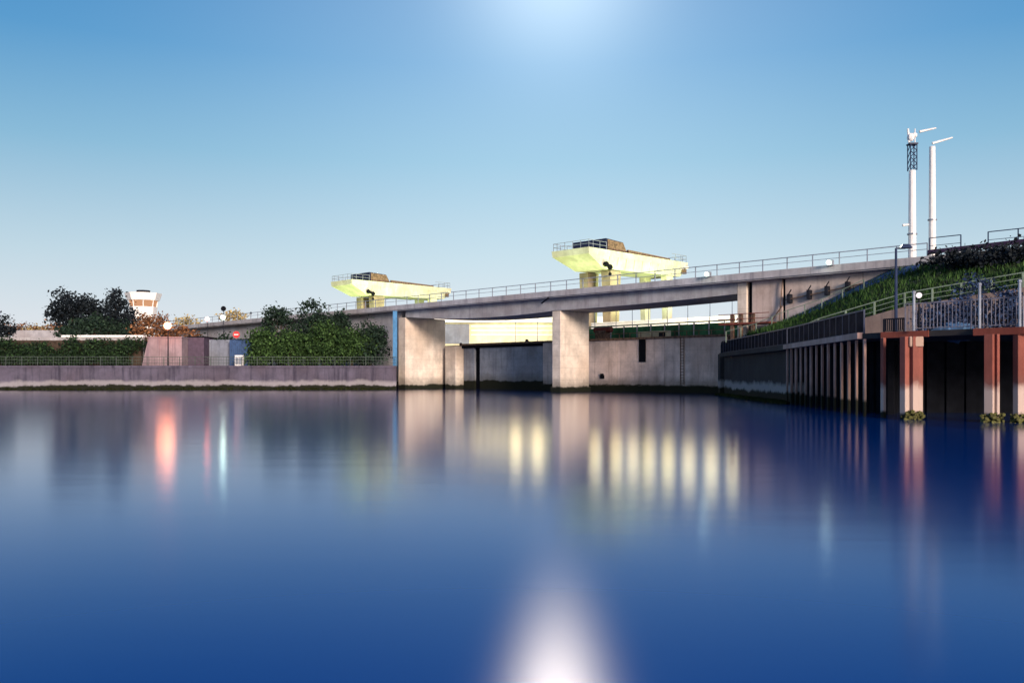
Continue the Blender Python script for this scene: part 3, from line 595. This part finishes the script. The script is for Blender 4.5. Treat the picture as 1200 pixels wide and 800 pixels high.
# orange lamp
def street_lamp(base, h, arm, color, power, label, name='street_lamp', rad=.22, ems=60, mat='galv', cat='street lamp', spot=None, aim=None):
    b = Vector(base); rt = empty(name, tuple(b), label, cat)
    m = MB(); m.tube(b, b+Vector((0, 0, h)), .09, .06); m.build('post', M[mat], rt)
    t_ = b+Vector((0, 0, h)); e_ = t_+Vector(arm)
    m = MB(); m.beam(t_, e_, .08, .08) if Vector(arm).length > .05 else None
    if m.v: m.build('arm', M[mat], rt)
    m = MB(); m.hexa([e_+Vector(v) for v in ((-.3, -.2, 0), (.3, -.2, 0), (.3, .2, 0), (-.3, .2, 0))], [e_+Vector(v) for v in ((-.15, -.1, .2), (.15, -.1, .2), (.15, .1, .2), (-.15, .1, .2))]); m.build('head', M[mat], rt)
    if power:
        m = MB(); m.ball(e_-Vector((0, 0, rad*.6)), rad); m.build('bulb', emit('lamp_bulb', color, ems), rt)
        lo = lamp(e_-Vector((0, .5, .6)), color, power, rad*2.6); lo.parent = rt; lo.location = e_-Vector((0, .5, .6))-b
    return rt
b = at(197, 113.3, 3.06); street_lamp(b, hz(379, 113.3)-3.06, (0, -.2, 0), (1, .33, .18), 380, 'brilliant orange-white lamp on a post above the pink concrete block', rad=.5, ems=8, mat='darksteel')
# signal lights by the bridge approach
def signal(px, py, color, label, disc=True, pw=60):
    Y = 125; bs = at(px, Y, 3.06); rt = empty('signal_light', tuple(bs), label, 'signal light', 'signal lights on the left approach'); z = hz(py, Y)
    m = MB(); m.tube(bs, (bs.x, Y, z+(1.3 if disc else 0)), .05); m.build('post', M['darksteel'], rt)
    m = MB(); m.ball((bs.x, Y-.25, z), .30); m.build('bulb', emit('signal_bulb', color, pw), rt)
    if disc: m = MB(); m.tube((bs.x, Y-.02, z+1.3), (bs.x, Y-.1, z+1.3), .38, n=16); m.build('disc', M['slot'], rt)
signal(262, 372, (.75, 1, .85), 'white signal light below a black disc on the left approach', True, 38)
signal(243.5, 374, (1, .25, .2), 'small red signal light nearest the orange lamp on the left approach', False, 18)
for px, py in ((218, 375),): pass
for i, px in enumerate((228, 294)):
    t_ = 4; p = P(sof(px, t_), t_, ZD); rt = empty('approach_post', tuple(p), ('short pale post on the bridge approach near the signal lights', 'short dark post with a round head on the bridge approach, just left of the bushes')[i], 'post'); m = MB(); m.tube(p, p+Vector((0, 0, 1.6)), .07); m.build('shaft', M['galv'], rt); m = MB(); m.ball(p+Vector((0, 0, 1.7)), .22, 8, 5); m.build('head', M['darksteel' if i else 'white'], rt)
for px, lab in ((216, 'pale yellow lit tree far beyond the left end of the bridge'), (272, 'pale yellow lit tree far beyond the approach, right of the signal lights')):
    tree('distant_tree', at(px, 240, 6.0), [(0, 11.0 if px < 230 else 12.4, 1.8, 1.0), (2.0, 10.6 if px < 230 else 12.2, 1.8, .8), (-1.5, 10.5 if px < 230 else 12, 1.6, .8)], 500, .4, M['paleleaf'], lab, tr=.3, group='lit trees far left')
# green bushes cluster in front of the approach
G = 'bushes in front of the bridge approach'
def bush(px, Y, top, wpx, mat, label, n=3200, low=425):
    z0_ = 3.06; H = hz(top, Y)-z0_; Wd = sc(wpx, Y)/2; b = at(px, Y, z0_)
    lobes = [(0, H*.62, Wd*.72, H*.36), (-Wd*.55, H*.42, Wd*.5, H*.34), (Wd*.55, H*.42, Wd*.5, H*.34), (0, H*.25, Wd*.85, H*.25), (-Wd*.25, H*.78, Wd*.4, H*.2), (Wd*.3, H*.74, Wd*.4, H*.2)]
    for _ in range(6):
        a_ = random.uniform(-.8, .8); lobes.append((a_*Wd, H*(.86-.42*abs(a_)+random.uniform(-.08, .1)), Wd*.2, H*.09))
    return tree('leafy_bush', b, lobes, int(n*1.5), .21, M[mat], label, 'bush', G, tr=.18)
bush(326, 120, 357, 46, 'bushd', 'tall dark rounded bush, second from the left of the cluster')
bush(368, 119, 353, 46, 'bushd', 'tallest dark bush in the middle of the cluster')
bush(306, 116, 385, 30, 'bushg', 'low green bush at the left end of the cluster beside the blue container', 2600)
bush(396, 118, 366, 40, 'bushd', 'dark bush behind the bright green ones, right of the tallest')
bush(342, 115.5, 388, 44, 'bushg', 'broad mid-green bush in front, below the tall dark ones')
bush(378, 115, 378, 44, 'bushg', 'round green bush in the front middle of the cluster')
bush(412, 114.5, 386, 50, 'bushg', 'large bright green bush at the front right of the cluster', 3600)
bush(434, 115.5, 377, 40, 'bushd', 'dark narrow bush at the right end against the pale abutment wall', 2600)
bl = empty('blue_downpipe', tuple(at(462, 113.2, 3.1)), 'blue upright post at the left side of the abutment', 'post')
b = at(463, 113.4, 0); m = MB(); m.obox(b, (1, 0), .55, .4, 3.1, 10.4); m.build('shaft', plain('bright_blue_steel', (.06, .2, .38), .5), bl)

# ---------------------------------------------------------------- wharf on the right
WA, WB, WC, WD, WE, WF, WG = Vector((20.1, 82, 0)), Vector((18.8, 58.6, 0)), Vector((17.15, 41.8, 0)), Vector((17.6, 40.5, 0)), Vector((18.7, 39, 0)), Vector((21.4, 35.7, 0)), Vector((30, 33.5, 0))
ZW = 4.02
wf = empty('wharf', tuple(WB), 'dark wharf deck on rusty piles running along the right side of the water', 'wharf')
def slab(pts, z0_, z1_):
    n = len(pts); m = MB(); m.add([(p[0], p[1], z0_) for p in pts]+[(p[0], p[1], z1_) for p in pts], [tuple(range(n))[::-1], tuple(range(n, 2*n))]+[(i, (i+1) % n, (i+1) % n+n, i+n) for i in range(n)]); return m
slab([WA, WB, WC, WD, WE, WF, WG, (80, 33.5), (80, 80), (24, 84)], ZW-.26, ZW).build('deck', M['wharfwall'], wf)
m = MB(); m.add([WA+Vector((.3, 0, -2)), WB+Vector((.3, 0, -2)), WB+Vector((3.2, 0, -2)), WA+Vector((3.2, 0, -2))]+[v+Vector((0, 0, ZW-.262)) for v in (WA+Vector((.3, 0, 0)), WB+Vector((.3, 0, 0)), WB+Vector((3.2, 0, 0)), WA+Vector((3.2, 0, 0)))], [(0, 1, 5, 4), (1, 2, 6, 5), (2, 3, 7, 6), (3, 0, 4, 7)]); m.build('solid_wall', M['wharfwall'], wf)
# steel sheeting set back behind the piles
back = [WB+Vector((1.3, -.5, 0)), WC+Vector((1.9, 1.2, 0)), Vector((20.5, 45.5, 0)), Vector((26, 45, 0)), Vector((60, 45, 0))]
m = MB()
for a, b in zip(back, back[1:]):
    n = max(2, int((b-a).length/.5)); dd = (b-a).normalized(); pn = Vector((dd.y, -dd.x, 0))
    for i in range(n):
        p0 = a.lerp(b, i/n)+pn*(.12*(i % 2)); p1 = a.lerp(b, (i+1)/n)+pn*(.12*(i % 2)); m.hexa([p0-Vector((0, 0, 2)), p1-Vector((0, 0, 2)), p1-pn*.3-Vector((0, 0, 2)), p0-pn*.3-Vector((0, 0, 2))], [v+Vector((0, 0, ZW-.27)) for v in (p0, p1, p1-pn*.3, p0-pn*.3)])
m.build('sheet_piling', M['slot'], wf)  # near-black colour stands in for the shade under the deck
m = MB(); m.beam(WB+Vector((-.05, -.05, ZW-.13)), WC+Vector((-.08, 0, ZW-.10)), .3, .3); m.build('edge_beam', concrete('pink_edge', (.42, .30, .27), tide=False), wf)
m = MB(); m.beam(WA+Vector((-.05, 0, ZW-.15)), WB+Vector((-.05, 0, ZW-.15)), .25, .36); m.build('edge_beam', M['wharfwall'], wf)
def pile(p, ang_, wx, wy, parent, top=ZW-.28, mat='pile'):
    m = MB(); a = Vector((math.cos(R(ang_)), math.sin(R(ang_)), 0)); m.obox(p, a, wx, wy, -2.5, top)
    o = m.build('pile', M[mat], parent, .02); return o
for i in range(14):
    f = i/13; p = WB.lerp(WC, f)+Vector((.02, -.25, 0)); pile(p, 4, .12+.015*(i % 3), .12, wf, mat='slimpile')
# free-standing front piles, each built up differently
def fender(p, parts, label, weed=True, cap=None):
    rt = empty('steel_pile', tuple(p), label, 'pile', 'big rusty piles under the front of the wharf')
    for dx, dy, an, wx, wy in parts: pile(p+Vector((dx, dy, 0)), an, wx, wy, rt)
    if cap: m = MB(); m.obox(p+Vector((cap[2], -.1, 0)), (1, -.1), cap[0], cap[1], ZW-.75, ZW-.282); m.build('cap', concrete('pale_cap', (.5, .36, .28), tide=False), rt, .05)
    if weed:
        m = MB(); 
        for _ in range(60):
            q_ = p+Vector((random.uniform(-.4, .45), random.uniform(-.35, .1), random.uniform(-.05, .35))); m.ball(q_, random.uniform(.04, .13), 5, 3, .9)
        m.build('weed', plain('brown_weed', (.09, .09, .025), .7, var=.7, scale=8), rt)
fender(at(1035, 40.0, 0), [(0, 0, 20, .16, .2)], 'thin rusty pile standing alone beside the row of slender piles', False)
fender(at(1067, 38.6, 0), [(-.26, 0, 25, .30, .3), (.08, -.1, 12, .26, .3), (.36, 0, 5, .26, .3)], 'thick cluster of three rusty piles with a pale capped head and weeds at the foot', True, (.62, .3, .18))
fender(at(1161, 36.3, 0), [(-.06, 0, -52, .36, .20), (.19, -.06, 10, .13, .3)], 'wide rusty pile with a bright right edge, second from the right')
fender(at(1196, 35.9, 0), [(0, 0, 10, .5, .3), (.4, 0, 5, .2, .3)], 'rusty pile at the right edge with broken brackets')
m = MB(); m.beam(WD+Vector((-.1, -.1, ZW-.14)), WE+Vector((.25, -.25, ZW-.14)), .2, .28); m.build('cap_beam', M['rust'], wf)
pc = at(1143, 37, 0); m = MB(); m.beam(pc+Vector((0, .1, ZW-.16)), WF+Vector((0, -.1, ZW-.16)), .24, .3); m.beam(WF+Vector((.02, -.1, ZW-.16)), WG+Vector((0, -.1, ZW-.16)), .24, .3); m.build('cap_beam', M['rust'], wf)
# end post with slit at the far end of the wharf
ep = empty('dolphin_post', tuple(at(847, 83, 0)), 'dark stubby dolphin post at the far end of the wharf', 'dolphin')
m = MB(); c = at(847, 83.5, 0); m.obox(c, (1, 0), .75, .9, -2, 4.0); m.build('post', M['wharfwall'], ep, .04); m = MB(); m.obox(c+Vector((.1, 0, 0)), (1, 0), .5, .5, 4.0, 4.9); m.ball(c+Vector((.1, 0, 5.0)), .3, 8, 5); m.build('head', M['darksteel'], ep)
# railings on the wharf
rb = lambda v, dz=0: Vector((v.x, v.y, ZW+dz))
railing('wharf_railing', 'dark barred railing with a pale handrail running back along the wharf edge', [rb(WC+Vector((.1, 0, 0))), rb(WB+Vector((.1, 0, 0))), rb(WA+Vector((.15, -.3, 0)))], 1.15, (1, .08), 1.25, M['bluepaint'], .07, bars=.13, barw=.055, railw=.08, barmat=M['darksteel'])
railing('front_railing', 'dense dark low railing above the thin pile on the near corner of the wharf', [rb(at(1036, 40.5, 0)), rb(at(1060, 39.7, 0))], .62, (1, .08), .45, M['darksteel'], .08, bars=.09, barw=.04)
railing('front_railing', 'pale upright-barred railing along the front of the wharf at the right', [rb(at(1061, 39.6, 0)), rb(WE+Vector((.1, .05, 0))), rb(WF), rb(WG)], 1.27, (1, .10), 2.4, M['dullrail'], .05, bars=.165, barw=.026, railw=.05)
for px, Y, h_, lab in ((1071, 39.0, 1.75, 'tall thin pale post on the wharf railing beside the small white lamp'), (1148, 36.9, 1.9, 'tall pale post standing above the middle of the barred railing'), (1195, 35.7, 1.9, 'tall pale post at the right edge of the barred railing')):
    b = rb(at(px, Y, 0)); o = empty('mooring_post', tuple(b), lab, 'post', 'tall posts on the wharf edge'); m = MB(); m.tube(b, b+Vector((0, 0, h_)), .06); m.build('shaft', M['galv'], o); m = MB(); m.ball(b+Vector((0, 0, h_)), .09, 8, 5); m.build('cap', M['galv'], o)

# ---------------------------------------------------------------- bank on the right
def interp(tab, x):
    tab = sorted(tab)
    if x <= tab[0][0]: return tab[0][1]
    for (a, b), (c, d_) in zip(tab, tab[1:]):
        if x <= c: return b+(d_-b)*(x-a)/(c-a)
    return tab[-1][1]
zA = [(-18, 4.0), (-23.7, 5.4), (-27.8, 6.8), (-37.5, 10.75), (-42, 11.1), (-110, 11.4)]
zB = [(-24, 3.85), (-32.6, 3.95), (-35.3, 5.0), (-41.5, 6.5), (-48.7, 7.3), (-60, 8.2), (-110, 9)]
def bank_z(s_, t_):
    f = (t_+10)/10.84; f = max(0, min(1, f)); f2 = f**.85
    return interp(zB, s_)*(1-f2)+interp(zA, s_)*f2+.12*math.sin(s_*1.3+t_*2)*f*(1-f)*4
m = MB(); ns_, nt_ = 120, 26
for i in range(ns_+1):
    for j in range(nt_+1):
        s_ = -18-i*.7; t_ = -10+j*10.84/nt_; m.v.append(P(s_, t_, bank_z(s_, t_)))
for i in range(ns_):
    for j in range(nt_):
        k = i*(nt_+1)+j
        if m.v[k].x > 20.6+max(0, (65-m.v[k].y))*.06: m.f.append((k, k+1, k+nt_+2, k+nt_+1))
bk = m.build('grassy_bank', plain('bank_soil', (.03, .045, .02), .95, var=.5, scale=.8)); tag(bk, kind='structure')
m = MB()
for _ in range(26000):
    s_ = -19-random.random()**1.3*50; t_ = random.uniform(-9.8, .7); z = bank_z(s_, t_); p = P(s_, t_, z)
    if p.x < 21: continue
    h_ = random.uniform(.12, .5); a_ = random.uniform(0, 6.28); w2 = Vector((math.cos(a_), math.sin(a_), 0))*.06; ln = Vector((random.gauss(0, .12), random.gauss(0, .12), h_))
    n = len(m.v); m.v += [p-w2, p+w2, p+ln]; m.f.append((n, n+1, n+2))
off = Vector(); me = bpy.data.meshes.new('grass'); me.from_pydata(m.v, [], m.f); me.materials.append(M['grassy']); o = bpy.data.objects.new('grass', me); COL.objects.link(o); tag(o, 'rough green grass covering the bank beside the bridge on the right', 'grass', kind='stuff')
# strip at the foot of the wall: bluish shade on the bank given as colour
ap = MB(); pa_ = [(-24+ -i*1.0) for i in range(16)]
for a, b in zip(pa_, pa_[1:]):
    ap.hexa([P(a, -1.7, bank_z(a, -1.7)-.1), P(a, .84, bank_z(a, .8)-.1), P(b, .84, bank_z(b, .8)-.1), P(b, -1.7, bank_z(b, -1.7)-.1)], [P(a, -1.7, bank_z(a, -1.7)+.14), P(a, .84, bank_z(a, .8)+.35), P(b, .84, bank_z(b, .8)+.35), P(b, -1.7, bank_z(b, -1.7)+.14)])
tag(ap.build('blue_shade_strip', plain('blue_shade_colour', (.045, .10, .24), .8, var=.5, scale=1.6)), 'sloping strip coloured as bluish shade, climbing between the bridge wall and the grassy bank', 'shade strip')
# retaining wall under the upper path
rw = empty('retaining_wall', tuple(P(sof(1016, -10.2), -10.2, 4)), 'stained pale retaining wall behind the wharf, below the pale green railing', 'wall')
m = MB(); s_ = -34.6
while s_ > -66:
    s2_ = s_-1.2; zz0 = interp(zB, s_)+.15; zz1 = interp(zB, s2_)+.15
    m.hexa([P(s_, -10.4, 3.9), P(s_, -9.9, 3.9), P(s2_, -9.9, 3.9), P(s2_, -10.4, 3.9)], [P(s_, -10.4, zz0), P(s_, -9.9, zz0), P(s2_, -9.9, zz1), P(s2_, -10.4, zz1)]); s_ = s2_
m.build('wall', M['retain'], rw)
pts = [P(s_, -10.05, interp(zB, s_)+.12) for s_ in (-33, -35.3, -41.5, -48.7, -60)]
railing('path_railing', 'pale green three-bar railing climbing beside the path on the grassy bank', pts, 1.0, (1, .66, .33), 1.9, M['greenrail'], .1, railw=.07)
pts = [P(s_, -2.4, bank_z(s_, -2.4)) for s_ in (-23, -26, -29, -32, -35.5)]
railing('slope_railing', 'thin greenish railing on the slope at the foot of the bridge wall', pts, 1.0, (1,), 1.7, M['greenrail'], .07, railw=.05)
# steel landing by the right abutment
ld = empty('steel_landing', tuple(P(sof(868, -.6), -.6, 4)), 'rusty steel landing with thin rails hung beside the right abutment column', 'landing')
m = MB(); sa, sb = sof(905, -.6), sof(846, -.6); m.st(sa, sb, -1.2, .5, 6.55, 6.7); m.build('platform', M['rust'], ld)
m = MB()
for z in (7.05, 7.5): m.beam(P(sa, -1.2, z), P(sb, -1.2, z), .06, .06)
m.build('rail', M['rust'], ld)
for px in (858, 868, 882): s_ = sof(px, -1); m = MB(); m.st(s_-.14, s_+.14, -1.1, -.8, 3.5, 7.5); m.build('leg', M['brown'], ld)
# shrubs behind the railing, the bluish light put into their leaf colour
for px, Y, z, w_, h_, lab in ((1104, 46, 4.02, 1.3, 1.7, 'low blue-lit shrub behind the barred railing, left of three'), (1140, 47, 4.3, 2.0, 2.7, 'largest blue-lit shrub behind the tall pale post'), (1180, 46, 4.2, 1.9, 2.1, 'blue-grey shrub behind the barred railing at the right edge')):
    tree('scrub_shrub', at(px, Y, z), [(0, h_*.7, w_*.6, h_*.42), (-w_*.6, h_*.5, w_*.5, h_*.35), (w_*.6, h_*.5, w_*.5, h_*.35), (0, h_*.3, w_, h_*.3)], 2200, .11, M['bushb'], lab, 'shrub', 'blue-lit shrubs behind the wharf railing', tr=.06)
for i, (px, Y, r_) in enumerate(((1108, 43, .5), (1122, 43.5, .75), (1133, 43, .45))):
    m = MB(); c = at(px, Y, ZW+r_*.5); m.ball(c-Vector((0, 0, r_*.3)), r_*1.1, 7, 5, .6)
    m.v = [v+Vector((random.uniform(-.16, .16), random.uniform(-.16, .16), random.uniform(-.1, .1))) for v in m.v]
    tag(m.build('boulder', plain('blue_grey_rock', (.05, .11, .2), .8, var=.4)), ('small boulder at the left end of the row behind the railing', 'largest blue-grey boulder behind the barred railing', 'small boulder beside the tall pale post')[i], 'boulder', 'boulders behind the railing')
for i, px in enumerate((1120, 1150, 1182, 1215)):
    t_ = -2.5; s_ = sof(px, t_); p = P(s_, t_, bank_z(s_, t_)); tree('bank_shrub', p, [(0, .5, 1.6, .6), (-1.2, .4, 1.3, .5), (1.3, .3, 1.3, .5)], 1500, .16, M['pine'], ('leftmost', 'second', 'third', 'rightmost')[i]+' of the near-black shrubs along the top of the bank', 'shrub', 'near-black shrubs on the bank top', tr=.05)
# small camera-like white lamp on wharf and the unlit street lamp
street_lamp(rb(at(1050, 43, 0)), hz(291, 43)-ZW, (.45, -.05, 0), (1, .7, .5), 0, 'tall unlit blue street lamp on the wharf in front of the grassy bank', mat='bluepaint')
sl = empty('bollard_lamp', tuple(at(1077, 45, ZW)), 'small round white lamp on a short post behind the wharf railing', 'lamp')
c = at(1077, 45, hz(346, 45)); m = MB(); m.tube(at(1077, 45, ZW), c-Vector((0, 0, .2)), .05); m.build('post', M['darksteel'], sl); m = MB(); m.ball(c, .15); m.build('globe', emit('soft_white', (1, .85, .9), 1.2), sl)
# bridge lamps
for px, lab in ((830, 'left of the two bright white lamps on the bridge edge, above the right span'), (973, 'right of the two bright white lamps on the bridge edge, above the conduit')):
    p = P(sof(px, -.3), -.3, ZD+.22); rt = empty('bridge_lamp', tuple(p), lab, 'lamp', 'white lamps on the bridge edge')
    m = MB(); m.st_ = None; m.obox(p+Vector((0, 0, 0)), (-1, 1), .5, .35, p.z-.18, p.z+.3); m.build('housing', M['galv'], rt, .03)
    c = p+Vector((-.22, -.22, .06)); m = MB(); m.ball(c, .21); m.build('bulb', emit('bridge_bulb', (.88, 1, .8), 5), rt)
    lo = lamp(c+Vector((-.5, -.5, -.1)), (.9, 1, .8), 18, .2); lo.parent = rt; lo.location = c+Vector((-.5, -.5, -.1))-p

# ---------------------------------------------------------------- white masts beyond the bridge
def mast(px, t_, top, w0, label, arm, lat=True):
    b = gp(px, t_); b.z = 6.05; Y = b.y; zt = hz(top, Y); rt = empty('signal_mast', tuple(b), label, 'mast', 'white masts beyond the bridge')
    zm = zt-3.9 if lat else zt-1.2
    m = MB(); m.tube(b, Vector((b.x, b.y, zm)), w0*.5, w0*.36, 12); m.build('shaft', M['white'], rt)
    if lat:
        m = MB(); h = w0*.36
        for dx, dy in ((-h, -h), (h, -h), (h, h), (-h, h)): m.beam(b+Vector((dx, dy, zm-b.z)), b+Vector((dx, dy, zm-b.z+2.4)), .08, .08) if False else m.tube(b+Vector((dx, dy, zm-b.z)), b+Vector((dx, dy, zm-b.z+2.4)), .05, n=5)
        for k in range(4):
            z = zm-b.z+k*.6; m.tube(b+Vector((-h, -h, z)), b+Vector((h, -h, z+.6)), .04, n=5); m.tube(b+Vector((h, -h, z)), b+Vector((-h, -h, z+.6)), .04, n=5); m.tube(b+Vector((-h, h, z)), b+Vector((-h, -h, z+.6)), .04, n=5)
        m.obox(b, (1, 0), w0*.95, w0*.95, zm+2.4, zm+2.52); m.build('lattice', M['bluepaint'], rt)
        m = MB(); m.ball(b+Vector((-.15, 0, zm-b.z+3.1)), .34, 8, 6, 1.2); m.ball(b+Vector((.22, 0, zm-b.z+3.3)), .25, 8, 6); m.tube(b+Vector((-.3, 0, zm-b.z+2.6)), b+Vector((-.4, 0, zt-b.z)), .1); m.tube(b+Vector((.25, 0, zm-b.z+2.6)), b+Vector((.25, 0, zt-b.z)), .05); m.build('beacon', M['white'], rt)
    m = MB()
    for z, x0_, x1_, rise in arm: m.tube(b+Vector((x0_, 0, zt-b.z-z)), b+Vector((x1_, 0, zt-b.z-z+rise)), .12, .07, 6)
    if arm: m.build('arm', M['white'], rt)
    for zf in (.35, .6):
        m = MB(); zz = b.z+(zm-b.z)*zf; m.tube((b.x, b.y, zz), (b.x, b.y, zz+.12), w0*.55, w0*.55, 12); m.build('collar', M['galv'], rt)
    return rt
mast(1069, 12, 151, .82, 'taller white mast with a lattice top and small beacon, left of the pair', [(9, -.9, .1, .1)])
mast(1092.5, 14, 157, .74, 'plain white mast with two slanting arms, right of the pair', [(-.2, -1.2, .35, .35), (.9, .0, 1.9, .55)], False)
